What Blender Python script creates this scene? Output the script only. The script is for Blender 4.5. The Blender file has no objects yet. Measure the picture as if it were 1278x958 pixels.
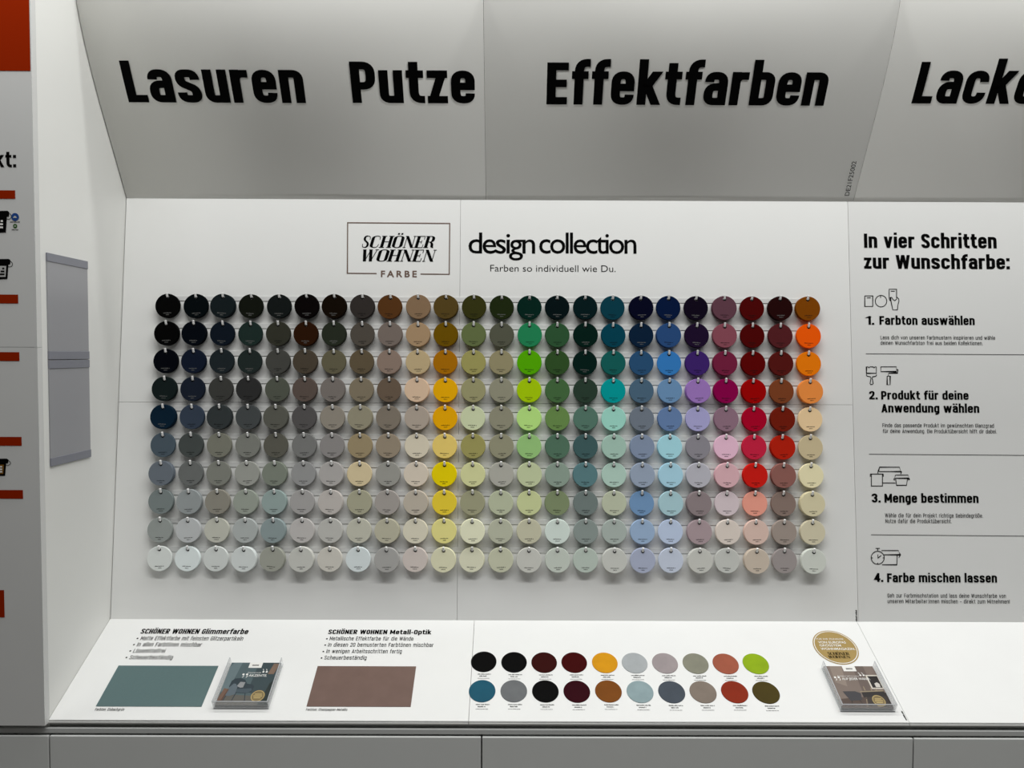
import bpy, bmesh, math, random
import numpy as np
from mathutils import Vector, Matrix
random.seed(7)
scene = bpy.context.scene
COL = scene.collection

# ------------------------------------------------------------------ camera
F, CX, CY, ROLL, ZC = 960.0, 639.0, 479.0, 0.0042, 1.62
PITCH, YAW = math.radians(2.26633), math.radians(-0.1109)
def ray(u, v):
    """direction in the room of the photograph's pixel (u, v)"""
    a, b = u - CX, v - CY
    c, s = math.cos(ROLL), math.sin(ROLL)
    a, b = a * c + b * s, -a * s + b * c
    x, y = a / F, -b / F
    y2 = y * math.cos(PITCH) - math.sin(PITCH); z2 = y * math.sin(PITCH) + math.cos(PITCH)
    return np.array([x * math.cos(YAW) - z2 * math.sin(YAW), x * math.sin(YAW) + z2 * math.cos(YAW), y2])
EYE = np.array([0, 0, ZC])
cam_d = bpy.data.cameras.new('camera'); cam = bpy.data.objects.new('camera', cam_d); COL.objects.link(cam)
cam_d.sensor_width = 36.0; cam_d.lens = F * 36.0 / 1278.0; cam_d.clip_start = 0.02
fw = Vector(ray(CX, CY)).normalized()
rt = Vector(ray(CX + 100, CY) - ray(CX, CY)).normalized()
up = rt.cross(fw).normalized()
cam.matrix_world = Matrix(((rt.x, up.x, -fw.x, 0), (rt.y, up.y, -fw.y, 0), (rt.z, up.z, -fw.z, ZC), (0, 0, 0, 1)))
scene.camera = cam

# ------------------------------------------------------------------ light
w = bpy.data.worlds.new('shop_ambient'); scene.world = w; w.use_nodes = True
w.node_tree.nodes['Background'].inputs[0].default_value = (1.0, 1.0, 0.97, 1)
w.node_tree.nodes['Background'].inputs[1].default_value = 0.012
def area(name, loc, sx, sy, power, col=(0.985, 0.992, 0.972), rx=0.0):
    l = bpy.data.lights.new(name, 'AREA'); l.shape = 'RECTANGLE'; l.size = sx; l.size_y = sy
    l.energy = power; l.color = col
    o = bpy.data.objects.new(name, l); o.location = loc; o.rotation_euler = (rx, 0, 0); COL.objects.link(o)
    return o
area('display_strip_light', (0.7, 1.65, 2.78), 5.0, 0.12, 15.8)
area('ceiling_lamp_row', (0.65, 0.3, 4.6), 5.0, 0.12, 122)
area('ceiling_lamp_row_rear', (0.6, 1.65, 4.6), 5.0, 0.12, 46)
scene.view_settings.view_transform = 'Standard'; scene.view_settings.look = 'None'
scene.view_settings.gamma = 1.0; scene.view_settings.exposure = 0.0; scene.view_settings.use_curve_mapping = False

# ------------------------------------------------------------------ helpers
def lin(h):
    h = h.lstrip('#'); out = []
    for k in (0, 2, 4):
        c = int(h[k:k + 2], 16) / 255
        out.append(c / 12.92 if c <= 0.04045 else ((c + 0.055) / 1.055) ** 2.4)
    return tuple(out)
MATS = {}
def mat(name, col, rough=0.5, metal=0.0, spec=0.3, noise=0.02, scale=60.0, bump=0.0, alpha=1.0, trans=0.0, coat=0.0):
    if name in MATS: return MATS[name]
    if isinstance(col, str): col = lin(col)
    m = bpy.data.materials.new(name); m.use_nodes = True; nt = m.node_tree; b = nt.nodes['Principled BSDF']
    b.inputs['Roughness'].default_value = rough; b.inputs['Metallic'].default_value = metal
    b.inputs['Specular IOR Level'].default_value = spec
    b.inputs['Alpha'].default_value = alpha; b.inputs['Transmission Weight'].default_value = trans
    b.inputs['Coat Weight'].default_value = coat
    tc = nt.nodes.new('ShaderNodeTexCoord'); nz = nt.nodes.new('ShaderNodeTexNoise')
    nz.inputs['Scale'].default_value = scale; nz.inputs['Detail'].default_value = 4
    nt.links.new(tc.outputs['Object'], nz.inputs['Vector'])
    mx = nt.nodes.new('ShaderNodeMix'); mx.data_type = 'RGBA'
    mx.inputs['A'].default_value = tuple(c * (1 - noise) for c in col) + (1,)
    mx.inputs['B'].default_value = tuple(min(1, c * (1 + noise)) for c in col) + (1,)
    nt.links.new(nz.outputs['Fac'], mx.inputs['Factor']); nt.links.new(mx.outputs['Result'], b.inputs['Base Color'])
    if bump:
        bp = nt.nodes.new('ShaderNodeBump'); bp.inputs['Strength'].default_value = bump; bp.inputs['Distance'].default_value = 0.001
        nt.links.new(nz.outputs['Fac'], bp.inputs['Height']); nt.links.new(bp.outputs['Normal'], b.inputs['Normal'])
    MATS[name] = m; return m
def new_mesh(name, verts, faces, m, parent=None, smooth=False):
    me = bpy.data.meshes.new(name); me.from_pydata([tuple(float(c) for c in v) for v in verts], [], faces); me.update()
    o = bpy.data.objects.new(name, me); COL.objects.link(o)
    if m is not None: me.materials.append(m)
    if smooth:
        for p in me.polygons: p.use_smooth = True
    if parent is not None:
        o.parent = parent; o.matrix_parent_inverse = parent.matrix_basis.inverted()
    return o
def tag(o, label=None, cat=None, group=None, kind=None):
    if label: o['label'] = label
    if cat: o['category'] = cat
    if group: o['group'] = group
    if kind: o['kind'] = kind
    return o
def empty(name, loc=(0, 0, 0)):
    o = bpy.data.objects.new(name, None); o.location = loc; o.empty_display_size = 0.05; COL.objects.link(o); return o
class MB:
    """collects shapes for ONE mesh"""
    def __init__(s): s.v = []; s.f = []
    def add(s, vs, fs):
        k = len(s.v); s.v += [np.asarray(v, float) for v in vs]; s.f += [tuple(i + k for i in f) for f in fs]
    def box(s, lo, hi, M=None, bev=0.0):
        x0, y0, z0 = lo; x1, y1, z1 = hi
        if bev:
            bm = bmesh.new(); bmesh.ops.create_cube(bm, size=1.0)
            for v in bm.verts:
                v.co = Vector((x0 if v.co.x < 0 else x1, y0 if v.co.y < 0 else y1, z0 if v.co.z < 0 else z1))
            bmesh.ops.bevel(bm, geom=list(bm.edges), offset=bev, segments=2, profile=0.6, affect='EDGES')
            bm.verts.index_update(); vs = [np.array(v.co) for v in bm.verts]; fs = [tuple(v.index for v in f.verts) for f in bm.faces]; bm.free()
        else:
            vs = [(x0, y0, z0), (x1, y0, z0), (x1, y1, z0), (x0, y1, z0), (x0, y0, z1), (x1, y0, z1), (x1, y1, z1), (x0, y1, z1)]
            fs = [(0, 3, 2, 1), (4, 5, 6, 7), (0, 1, 5, 4), (1, 2, 6, 5), (2, 3, 7, 6), (3, 0, 4, 7)]
        if M is not None: vs = [M(*v) for v in vs]
        s.add(vs, fs)
    def prism_x(s, x0, x1, prof):
        """profile of (y, z) points, counter-clockwise seen from -x, swept along x"""
        n = len(prof)
        s.add([(x0, y, z) for y, z in prof] + [(x1, y, z) for y, z in prof],
              [tuple(range(n - 1, -1, -1)), tuple(range(n, 2 * n))] + [(i, (i + 1) % n, n + (i + 1) % n, n + i) for i in range(n)])
    def disc(s, S, a, b, r, off, n=32, ry=None):
        ry = ry or r
        s.add([S.at(a + r * math.cos(2 * math.pi * k / n), b + ry * math.sin(2 * math.pi * k / n), off) for k in range(n)], [tuple(range(n))])
    def poly(s, S, pts, off):
        s.add([S.at(a, b, off) for a, b in pts], [tuple(range(len(pts)))])
    def build(s, name, m, parent=None, smooth=False): return new_mesh(name, s.v, s.f, m, parent, smooth)

# ------------------------------------------------------------------ the surfaces things stand on
class Slope:
    """plane that runs along x and rises along t in the (y, z) plane; b is measured up the slope, off towards the room"""
    def __init__(s, p0, p1):
        s.p = np.array(p0); t = np.array(p1) - s.p; s.len = float(np.hypot(*t)); s.t = t / s.len; s.n = np.array([-s.t[1], s.t[0]])
    def at(s, a, b, off=0.0):
        q = s.p + s.t * b + s.n * off; return np.array([a, q[0], q[1]])
    def px(s, u, v, off=0.0):
        r = ray(u, v); o = s.p + s.n * off
        lam = (o[0] * s.n[0] + (o[1] - ZC) * s.n[1]) / (r[1] * s.n[0] + r[2] * s.n[1])
        P = EYE + r * lam; return float(P[0]), float((P[1] - o[0]) * s.t[0] + (P[2] - o[1]) * s.t[1])
class Side:
    """vertical plane x = const facing +x; a runs along y, b along z"""
    def __init__(s, x): s.x = x
    def at(s, a, b, off=0.0): return np.array([s.x + off, a, b])
    def px(s, u, v):
        r = ray(u, v); P = EYE + r * (s.x / r[0]); return float(P[1]), float(P[2])
class Cove:
    """curved header: polyline in (y, z), b is the arc length from its lower edge"""
    def __init__(s, pts):
        s.P = np.array(pts); d = np.diff(s.P, axis=0); s.l = np.hypot(d[:, 0], d[:, 1]); s.c = np.concatenate([[0], np.cumsum(s.l)])
        s.len = float(s.c[-1])
    def yz(s, b): return np.array([np.interp(b, s.c, s.P[:, 0]), np.interp(b, s.c, s.P[:, 1])])
    def at(s, a, b, off=0.0):
        q = s.yz(b); t = s.yz(min(b + .01, s.len)) - s.yz(max(b - .01, 0)); t /= np.hypot(*t)
        q = q + np.array([-t[1], t[0]]) * off; return np.array([a, q[0], q[1]])
    def px(s, u, v):
        r = ray(u, v); best = None
        for k in range(len(s.l)):
            (y0, z0), (y1, z1) = s.P[k], s.P[k + 1]
            M = np.array([[r[1], -(y1 - y0)], [r[2], -(z1 - z0)]]); q = np.linalg.solve(M, [y0, z0 - ZC])
            if -0.02 <= q[1] <= 1.02: best = (float(r[0] * q[0]), float(s.c[k] + q[1] * s.l[k]))
        return best
X0 = -1.085                                         # inner face of the left side wall
WALL = Slope((2.0635, 0.8945), (2.1868, 2.0528))    # leaning back panel
DESK = Slope((1.7800, 0.7545), (2.0635, 0.8960))    # sloping counter
FRONT = Slope((1.7650, 0.7440), (1.7650, 2.604))      # front panel left of the bay
raw = [(2.1868, 2.0528), (2.153, 2.1055), (2.104, 2.1865), (2.0488, 2.2795), (2.0105, 2.350), (1.9780, 2.411), (1.9535, 2.470), (1.938, 2.526), (1.931, 2.597), (1.929, 2.677)]
def smooth_curve(P, n=40):
    P = np.array(P); c = np.concatenate([[0], np.cumsum(np.hypot(*np.diff(P, axis=0).T))]); out = []
    co = [np.polyfit(c, P[:, k], 4) for k in (0, 1)]
    for s in np.linspace(0, c[-1], n): out.append((np.polyval(co[0], s), np.polyval(co[1], s)))
    return out
HEAD = Cove(smooth_curve(raw))

# ------------------------------------------------------------------ lettering: condensed sans drawn with a pen
def rounded(pts, r):
    pts = [np.array(p, float) for p in pts]; out = [pts[0]]
    for i in range(1, len(pts) - 1):
        p, a, b = pts[i], pts[i - 1] - pts[i], pts[i + 1] - pts[i]
        la, lb = np.hypot(*a), np.hypot(*b); k = min(r, la * .5 if i > 1 else la * .98, lb * .5 if i < len(pts) - 2 else lb * .98)
        ca = np.dot(a, b) / (la * lb)
        if k <= 1e-6 or ca < -0.999: out.append(p); continue
        A, B = p + a / la * k, p + b / lb * k
        for q in np.linspace(0, 1, 7): out.append(A * (1 - q) ** 2 + 2 * p * q * (1 - q) * 1.0 + B * q * q)
    out.append(pts[-1]); return out
def pen(pts, vb, hb, step=0.12):
    """ribbon along a polyline; vb is the width of upright strokes, hb of level ones"""
    d = [pts[0]]
    for p, q in zip(pts, pts[1:]):
        n = max(1, int(math.ceil(np.hypot(*(q - p)) / step)))
        for k in range(1, n + 1): d.append(p + (q - p) * k / n)
    P = [d[0]]
    for q in d[1:]:
        if np.hypot(*(q - P[-1])) > 1e-5: P.append(q)
    V = []
    for i in range(len(P)):
        t1 = P[min(i + 1, len(P) - 1)] - P[max(i, 1) - 1] if 0 < i < len(P) - 1 else (P[1] - P[0] if i == 0 else P[-1] - P[-2])
        t1 = t1 / np.hypot(*t1); n = np.array([-t1[1], t1[0]])
        sharp = 1.0
        if 0 < i < len(P) - 1:
            e = P[i] - P[i - 1]; e = e / np.hypot(*e); sharp = 1 / max(.5, abs(np.dot(n, np.array([-e[1], e[0]]))))
        o = np.array([n[0] * vb / 2, n[1] * hb / 2]) * sharp
        V += [P[i] + o, P[i] - o]
    return V, [(2 * i + 1, 2 * i + 3, 2 * i + 2, 2 * i) for i in range(len(P) - 1)]
def glyph(ch, vb, hb, ww):
    """strokes of one letter (points, corner radius) and its advance; cap height 1"""
    xh = 0.80; A = 1.085; wl = 0.36 * ww + vb                  # width of n, u, e ...
    L, R, B, T, C = vb / 2, wl - vb / 2, hb / 2, xh - hb / 2, 1 - hb / 2
    r = min(0.22, 0.5 * (wl - vb)) + 0.02; gap = 0.098 + 0.05 * (0.21 - vb) / 0.1
    S = []; w = wl
    def st(*p, r_=None): S.append((p, r if r_ is None else r_))
    def dots(x):
        for q in (x - .13 * ww - .02, x + .13 * ww + .02): st((q, 0.93), (q, 1.085), r_=0)
    base = {'ä': 'a', 'ö': 'o', 'ü': 'u', 'Ö': 'O'}.get(ch, ch)
    if base == 'n': st((L, 0), (L, xh)); st((L, T - .05), (L + .06, T), (R, T), (R, 0))
    elif base == 'm':
        w = wl * 1.62; m = w / 2; st((L, 0), (L, xh)); st((L, T - .05), (L + .05, T), (m, T), (m, 0)); st((m, T - .05), (m + .05, T), (w - L, T), (w - L, 0))
    elif base == 'h': st((L, 0), (L, A)); st((L, T - .05), (L + .06, T), (R, T), (R, 0))
    elif base == 'u': st((R, 0), (R, xh)); st((L, xh), (L, B), (R - .06, B), (R, B + .05))
    elif base == 'r': w = 0.20 * ww + vb; st((L, 0), (L, xh)); st((L, T - .12), (L + .07, T - .005), (w, T - .005), r_=.1)
    elif base == 'e': st((R, xh * .31), (R, B), (L, B), (L, T), (R, T), (R, xh * .47)); st((wl, xh * .525), (L, xh * .525), r_=0)
    elif base == 'a': st((L, xh * .70), (L, T), (R, T), (R, 0)); st((R, xh * .555), (L, xh * .555), (L, B), (R - .05, B), (R, B + .05))
    elif base == 's': st((R, xh * .69), (R, T), (L, T), (L, xh * .60), (R, xh * .40), (R, B), (L, B), (L, xh * .31))
    elif base == 'c': st((R, xh * .66), (R, T), (L, T), (L, B), (R, B), (R, xh * .34))
    elif base == 'o': st((wl / 2, B), (L, B), (L, T), (R, T), (R, B), (wl / 2, B))
    elif base == 'b': st((L, 0), (L, A)); st((L, T - .05), (L + .06, T), (R, T), (R, B), (L + .06, B), (L, B + .05))
    elif base == 'd': st((R, 0), (R, A)); st((R, T - .05), (R - .06, T), (L, T), (L, B), (R - .06, B), (R, B + .05))
    elif base == 'p': st((L, -.24), (L, xh)); st((L, T - .05), (L + .06, T), (R, T), (R, B), (L + .06, B), (L, B + .05))
    elif base == 'q': st((R, -.24), (R, xh)); st((R, T - .05), (R - .06, T), (L, T), (L, B), (R - .06, B), (R, B + .05))
    elif base == 'g': st((R, xh), (R, -.24 + B), (L + .02, -.24 + B)); st((R, T - .05), (R - .06, T), (L, T), (L, B), (R - .06, B), (R, B + .05))
    elif base == 't': w = 0.20 * ww + vb; x = vb * .5 + .07; st((x, 1.0), (x, B), (w + .02, B)); st((0, T), (w, T), r_=0)
    elif base == 'f': w = 0.19 * ww + vb; x = vb * .5 + .07; st((x, 0), (x, A - hb / 2), (w + .04, A - hb / 2)); st((0, T), (w, T), r_=0)
    elif base == 'z': w = wl * .86; st((0, T), (w, T), r_=0); st((0, B), (w, B), r_=0); st((w - vb * .62, T), (vb * .62, B), r_=0)
    elif base == 'k': st((L, 0), (L, A)); st((vb * .7, xh * .43), (wl - vb * .45, xh), r_=0); st((vb * 1.05, xh * .60), (wl - vb * .42, 0), r_=0); w = wl
    elif base == 'i': w = vb; st((L, 0), (L, xh), r_=0); st((L, .93), (L, 1.085), r_=0)
    elif base == 'j': w = vb; st((L, xh), (L, -.24 + B), (L - .14, -.24 + B)); st((L, .93), (L, 1.085), r_=0)
    elif base == 'l': w = vb; st((L, 0), (L, A), r_=0)
    elif base == 'v': st((L * .9, xh), (wl / 2, 0), r_=0); st((wl - L * .9, xh), (wl / 2, 0), r_=0)
    elif base == 'w':
        w = wl * 1.55
        for x0, x1 in ((L * .9, w * .29), (w * .5, w * .29), (w * .5, w * .71), (w - L * .9, w * .71)): st((x0, xh), (x1, 0), r_=0)
    elif base == 'x': st((L, 0), (R, xh), r_=0); st((L, xh), (R, 0), r_=0)
    elif base == 'y': st((L * .9, xh), (wl / 2, 0), r_=0); st((wl - L * .9, xh), (wl * .3, -.24), r_=0)
    elif base == 'ß': st((L, 0), (L, A - hb / 2), (R * .9, A - hb / 2), (R * .9, .62), (R, .5), (R, B), (L + .12, B))
    elif base == 'L': w = wl * .86; st((L, 1), (L, 0), r_=0); st((0, B), (w, B), r_=0)
    elif base == 'P': st((L, 0), (L, 1), r_=0); st((L, C), (R + .02, C), (R + .02, .42), (L, .42)); w = wl + .02
    elif base == 'D': st((L, 0), (L, 1), r_=0); st((L, C), (R, C), (R, B), (L, B))
    elif base == 'E': w = wl * .92; st((L, 0), (L, 1), r_=0); st((0, C), (w, C), r_=0); st((0, B), (w * .97, B), r_=0); st((0, .51), (w * .93, .51), r_=0)
    elif base == 'F': w = wl * .9; st((L, 0), (L, 1), r_=0); st((0, C), (w, C), r_=0); st((0, .49), (w * .93, .49), r_=0)
    elif base == 'I': w = vb; st((L, 0), (L, 1), r_=0)
    elif base == 'S': st((R, .74), (R, C), (L, C), (L, .60), (R, .40), (R, B), (L, B), (L, .26))
    elif base == 'C': st((R, .70), (R, C), (L, C), (L, B), (R, B), (R, .30))
    elif base == 'G': st((R, .72), (R, C), (L, C), (L, B), (R, B), (R, .5)); st((wl * .5, .5), (wl, .5), r_=0)
    elif base == 'O': st((wl / 2, B), (L, B), (L, C), (R, C), (R, B), (wl / 2, B))
    elif base == 'U': st((L, 1), (L, B), (R, B), (R, 1))
    elif base == 'H': st((L, 0), (L, 1), r_=0); st((R, 0), (R, 1), r_=0); st((L, .51), (R, .51), r_=0)
    elif base == 'N': w = wl * 1.08; st((L, 0), (L, 1), r_=0); st((w - L, 0), (w - L, 1), r_=0); st((L, .94), (w - L, .06), r_=0)
    elif base == 'R': st((L, 0), (L, 1), r_=0); st((L, C), (R, C), (R, .45), (L, .45)); st((wl * .5, .45), (R + .02, 0), r_=0)
    elif base == 'K': st((L, 0), (L, 1), r_=0); st((vb * .7, .45), (wl - vb * .45, 1), r_=0); st((vb * 1.05, .6), (wl - vb * .42, 0), r_=0)
    elif base == 'A': w = wl * 1.12; st((L * .9, 0), (w / 2, 1 - .02), r_=0); st((w - L * .9, 0), (w / 2, 1 - .02), r_=0); st((w * .2, .27), (w * .8, .27), r_=0)
    elif base == 'M': w = wl * 1.4; st((L, 0), (L, 1), r_=0); st((w - L, 0), (w - L, 1), r_=0); st((L * 1.1, .95), (w / 2, .22), r_=0); st((w - L * 1.1, .95), (w / 2, .22), r_=0)
    elif base == 'W':
        w = wl * 1.62
        for x0, x1 in ((L * .9, w * .28), (w * .5, w * .28), (w * .5, w * .72), (w - L * .9, w * .72)): st((x0, 1), (x1, 0), r_=0)
    elif base == '1': w = wl * .62; st((w - L, 0), (w - L, 1), r_=0); st((0, .78), (w - L, .92), r_=0)
    elif base == '2': st((L, .68), (L, C), (R, C), (R, .55), (L, B + .05), r_=.2); st((0, B), (wl, B), r_=0)
    elif base == '3': st((L, .72), (L, C), (R, C), (R, .52), (R * .5, .52)); st((R * .5, .52), (R, .52), (R, B), (L, B), (L, .28))
    elif base == '4': st((R * .86, 0), (R * .86, 1), r_=0); st((R * .86, .93), (L * .8, .30), (wl + .02, .30), r_=0)
    elif base == '5': st((R, C), (L, C), (L, .55), (R, .55), (R, B), (L, B), r_=.1)
    elif base == '0': st((wl / 2, B), (L, B), (L, C), (R, C), (R, B), (wl / 2, B))
    elif base == '.': w = vb; st((L, 0), (L, vb * .95), r_=0)
    elif base == ',': w = vb; st((L, vb * .9), (L, -.1), r_=0)
    elif base == ':': w = vb; st((L, 0), (L, vb * .95), r_=0); st((L, xh - vb * .95), (L, xh), r_=0)
    elif base == '!': w = vb; st((L, 0), (L, vb), r_=0); st((L, vb * 1.6), (L, 1), r_=0)
    elif base in '-–': w = wl * (.6 if base == '-' else .9); st((0, .4), (w, .4), r_=0)
    elif base == '•': w = .3; st((.03, .4), (.27, .4), r_=0)
    else: w = .22 * ww + .06
    if ch in 'äöüÖ':
        x = w / 2
        for q in (x - .12 * ww - vb * .12, x + .12 * ww + vb * .12):
            y = .92 if ch != 'Ö' else 1.08
            st((q, y), (q, y + .15), r_=0)
    return S, w + gap, gap
def sans(txt, vb=0.205, hb=0.165, ww=1.0):
    """lettering in units of the cap height: verts (2-D), faces, width"""
    V, Fc, x = [], [], 0.0; g = 0
    for ch in txt:
        S, adv, g = glyph(ch, vb, hb, ww)
        for p, r in S:
            dot = ch in 'ijäöü' and len(p) == 2 and p[0][1] > .9 or (ch == 'Ö' and p[0][1] > 1.05)
            (xa, ya), (xb, yb) = p[0], p[-1]
            if len(p) == 2 and abs(yb - ya) > abs(xb - xa) * .5 and abs(xb - xa) > .02:      # slanted strokes are cut off level
                hx = vb * .47 * math.hypot(1, (xb - xa) / (yb - ya)); qs = np.linspace(0, 1, 6)
                vv = [np.array([xa + (xb - xa) * q + d, ya + (yb - ya) * q]) for q in qs for d in (-hx, hx)]; up_ = yb > ya
                ff = [(2 * i, 2 * i + 1, 2 * i + 3, 2 * i + 2) if up_ else (2 * i, 2 * i + 2, 2 * i + 3, 2 * i + 1) for i in range(5)]
            else:
                vv, ff = pen(rounded(p, r), vb * .9 if dot else vb, hb)
            k = len(V); V += [v + np.array([x, 0]) for v in vv]; Fc += [tuple(i + k for i in f) for f in ff]
        x += adv
    return V, Fc, x - g
# lettering: high-contrast slanted serif capitals
def serif(txt):
    st, hr = .235, .06; V, Fc = [], []; x = 0.0
    def q(p, wv, wh, r=0.0):
        vv, ff = pen(rounded(p, r), wv, wh); k = len(V)
        V.extend([np.array([v[0] + x + .27 * v[1], v[1]]) for v in vv]); Fc.extend([tuple(i + k for i in f) for f in ff])
    def stem(a, wv, y0=0, y1=1):
        q([(a, y0), (a, y1)], wv, hr)
        for y in (y0 + hr / 2, y1 - hr / 2): q([(a - wv * .5 - .08, y), (a + wv * .5 + .08, y)], wv, hr)
    for ch in txt:
        b = 'O' if ch == 'Ö' else ch
        if b == 'O':
            w = .78
            q([(.10, .5), (.10, .88), (.26, .975), (.39, .975)], st, hr, .3); q([(.10, .5), (.10, .12), (.26, .025), (.39, .025)], st, hr, .3)
            q([(.68, .5), (.68, .88), (.52, .975), (.39, .975)], st, hr, .3); q([(.68, .5), (.68, .12), (.52, .025), (.39, .025)], st, hr, .3)
            if ch == 'Ö':
                for d in (.26, .52): q([(d, 1.10), (d, 1.24)], .14, hr)
        elif b == 'C':
            w = .72
            q([(.10, .5), (.10, .88), (.26, .975), (.40, .975)], st, hr, .3); q([(.10, .5), (.10, .12), (.26, .025), (.40, .025)], st, hr, .3)
            q([(.40, .975), (.62, .96), (.64, .68)], .05, hr, .15); q([(.40, .025), (.60, .05), (.64, .30)], .05, hr, .15)
        elif b == 'S':
            w = .58; q([(.52, .68), (.50, .975), (.28, .975)], .05, hr, .2); q([(.06, .32), (.08, .025), (.28, .025)], .05, hr, .2)
            q([(.28, .975), (.09, .96), (.09, .66), (.46, .38), (.46, .05), (.28, .025)], .17, .10, .22)
        elif b == 'H': w = .86; stem(.14, st); stem(.70, st); q([(.14, .5), (.70, .5)], st, hr)
        elif b == 'N': w = .84; stem(.12, .055); stem(.72, .055); q([(.14, .97), (.70, .03)], st * 1.05, hr)
        elif b == 'E':
            w = .66; stem(.14, st); q([(.14, .975), (.60, .975), (.60, .70)], .05, hr); q([(.14, .025), (.60, .025), (.62, .30)], .05, hr); q([(.14, .5), (.44, .5)], .05, hr); q([(.44, .36), (.44, .64)], .045, hr)
        elif b == 'R':
            w = .76; stem(.14, st); q([(.14, .975), (.40, .975)], st, hr); q([(.14, .5), (.40, .5)], st, hr)
            q([(.38, .975), (.57, .95), (.57, .52), (.38, .5)], st * .95, hr, .2); q([(.36, .5), (.56, .40), (.60, .03), (.74, .03)], st * .9, hr, .15)
        elif b == 'W':
            w = 1.12; q([(.10, .97), (.34, .0)], st, hr); q([(.34, .0), (.56, .97)], .055, hr); q([(.56, .97), (.78, .0)], st, hr); q([(.78, .0), (1.02, .97)], .055, hr)
            for d in (.10, .56, 1.02): q([(d - .13, .975), (d + .13, .975)], st, hr)
        else: w = .3
        x += w + .07
    return V, Fc, x + .2
# lettering: the built-in round sans
def plain(txt, bold=0.0, track=1.0):
    cu = bpy.data.curves.new('lettering', 'FONT'); cu.body = txt; cu.fill_mode = 'FRONT'; cu.offset = bold; cu.space_character = track; cu.resolution_u = 4
    o = bpy.data.objects.new('lettering', cu); COL.objects.link(o)
    dg = bpy.context.evaluated_depsgraph_get(); me = o.evaluated_get(dg).to_mesh()
    V = [np.array([v.co.x, v.co.y]) for v in me.vertices]; Fc = [tuple(p.vertices) for p in me.polygons]
    o.evaluated_get(dg).to_mesh_clear(); bpy.data.objects.remove(o); bpy.data.curves.remove(cu)
    x0 = min(v[0] for v in V); x1 = max(v[0] for v in V); cap = 0.70
    return [np.array([(v[0] - x0) / cap, v[1] / cap]) for v in V], Fc, (x1 - x0) / cap
def put(mb, S, art, a, b, width, cap, off=0.0006, ang=0.0):
    """sets lettering on surface S: baseline start (a, b), its width and cap height in metres"""
    V, Fc, wd = art; c, s = math.cos(ang), math.sin(ang); kx = width / wd
    out = []
    for x, y in V:
        p, q = x * kx, y * cap; out.append(S.at(a + p * c - q * s, b + p * s + q * c, off))
    mb.add(out, Fc)
def put_px(mb, S, art, u0, v0, u1, cap_v, off=0.0006):
    """the same from where the line starts, ends and how high its capitals reach on the photograph"""
    a, b = S.px(u0, v0); a1, _ = S.px(u1, v0); b1 = S.px(u0 + (0 if not isinstance(S, Slope) else 0), cap_v)[1]
    put(mb, S, art, a, b, a1 - a, b1 - b, off)
def stroke_px(mb, S, pts, wid, off=0.0006, close=False, r=0.0):
    P = [S.px(u, v) for u, v in pts]
    if close: P = P + [P[0]]
    vv, ff = pen(rounded(P, r) if r else [np.array(p) for p in P], wid, wid, step=0.05)
    mb.add([S.at(v[0], v[1], off) for v in vv], ff)

# ------------------------------------------------------------------ materials
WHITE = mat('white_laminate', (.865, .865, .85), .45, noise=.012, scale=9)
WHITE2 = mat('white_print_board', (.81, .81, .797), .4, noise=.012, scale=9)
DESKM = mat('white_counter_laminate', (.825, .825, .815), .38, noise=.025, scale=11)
GREY = mat('grey_lacquer', (.625, .635, .622), .4, noise=.015, scale=20)
GREYP = mat('grey_front_board', (.66, .66, .65), .5, noise=.02, scale=12)
BLACK = mat('black_vinyl', (.0015, .0015, .0015), .8, spec=.04)
INK = mat('dark_ink', (.006, .006, .006), .8, spec=.05)
PALE = mat('pale_ink', (.16, .16, .155), .7, spec=.1)
FAINT = mat('soft_black_print', (.02, .02, .02), .8, spec=.05)
BRONZE = mat('bronze_ink', (.16, .10, .075), .5)
ORANGE = mat('orange_red_print', (.29, .018, .0004), .8, spec=.02)
HOLE_SHADE = mat('painted_hole_shade', (.01, .01, .01), .9, spec=.05)
PEG = mat('white_plastic', (.92, .92, .91), .4)
RAILM = mat('white_rail_plastic', (.74, .74, .73), .4)
ALU = mat('brushed_edge_strip', (.75, .75, .74), .3, metal=.6)
GOLD = mat('gold_foil', (.36, .245, .075), .45, metal=.25, spec=.4)
CREAM = mat('white_ink', (.82, .81, .78), .6, spec=.1)

# ------------------------------------------------------------------ setting
def structure(o): o['kind'] = 'structure'; return o
f = MB(); f.box((-3.2, -2.5, -.05), (3.2, 2.6, 0)); structure(f.build('floor', mat('grey_shop_floor', (.30, .29, .28), .5, noise=.1, scale=3)))
def slab(S, a0, a1, b0, b1, thick, mb, bev=0.0):
    mb.box((a0, b0, -thick), (a1, b1, 0), M=lambda a, b, o: S.at(a, b, o), bev=bev)
XR = 2.35                                            # everything runs on past the right edge of the picture
SEAM_W, SEAM_I, SEAM_B = -.1427, .9490, .5908
wb = MB()
for a0, a1 in ((X0 + .0020, SEAM_W - .0004), (SEAM_W + .0004, SEAM_I - .0006)):
    for b0, b1 in ((-.008, SEAM_B - .0004), (SEAM_B + .0004, WALL.len)):
        slab(WALL, a0, a1, b0, b1, .016, wb)
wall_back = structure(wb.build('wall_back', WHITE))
wl_ = MB()
prof = [(1.785, .70), (2.42, .70), (2.42, 2.9), (1.785, 2.9)]
wl_.prism_x(X0 - .018, X0, prof); wall_left = structure(wl_.build('wall_left', mat('white_side_panel', (.80, .80, .775), .35, noise=.012, scale=9)))

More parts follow.
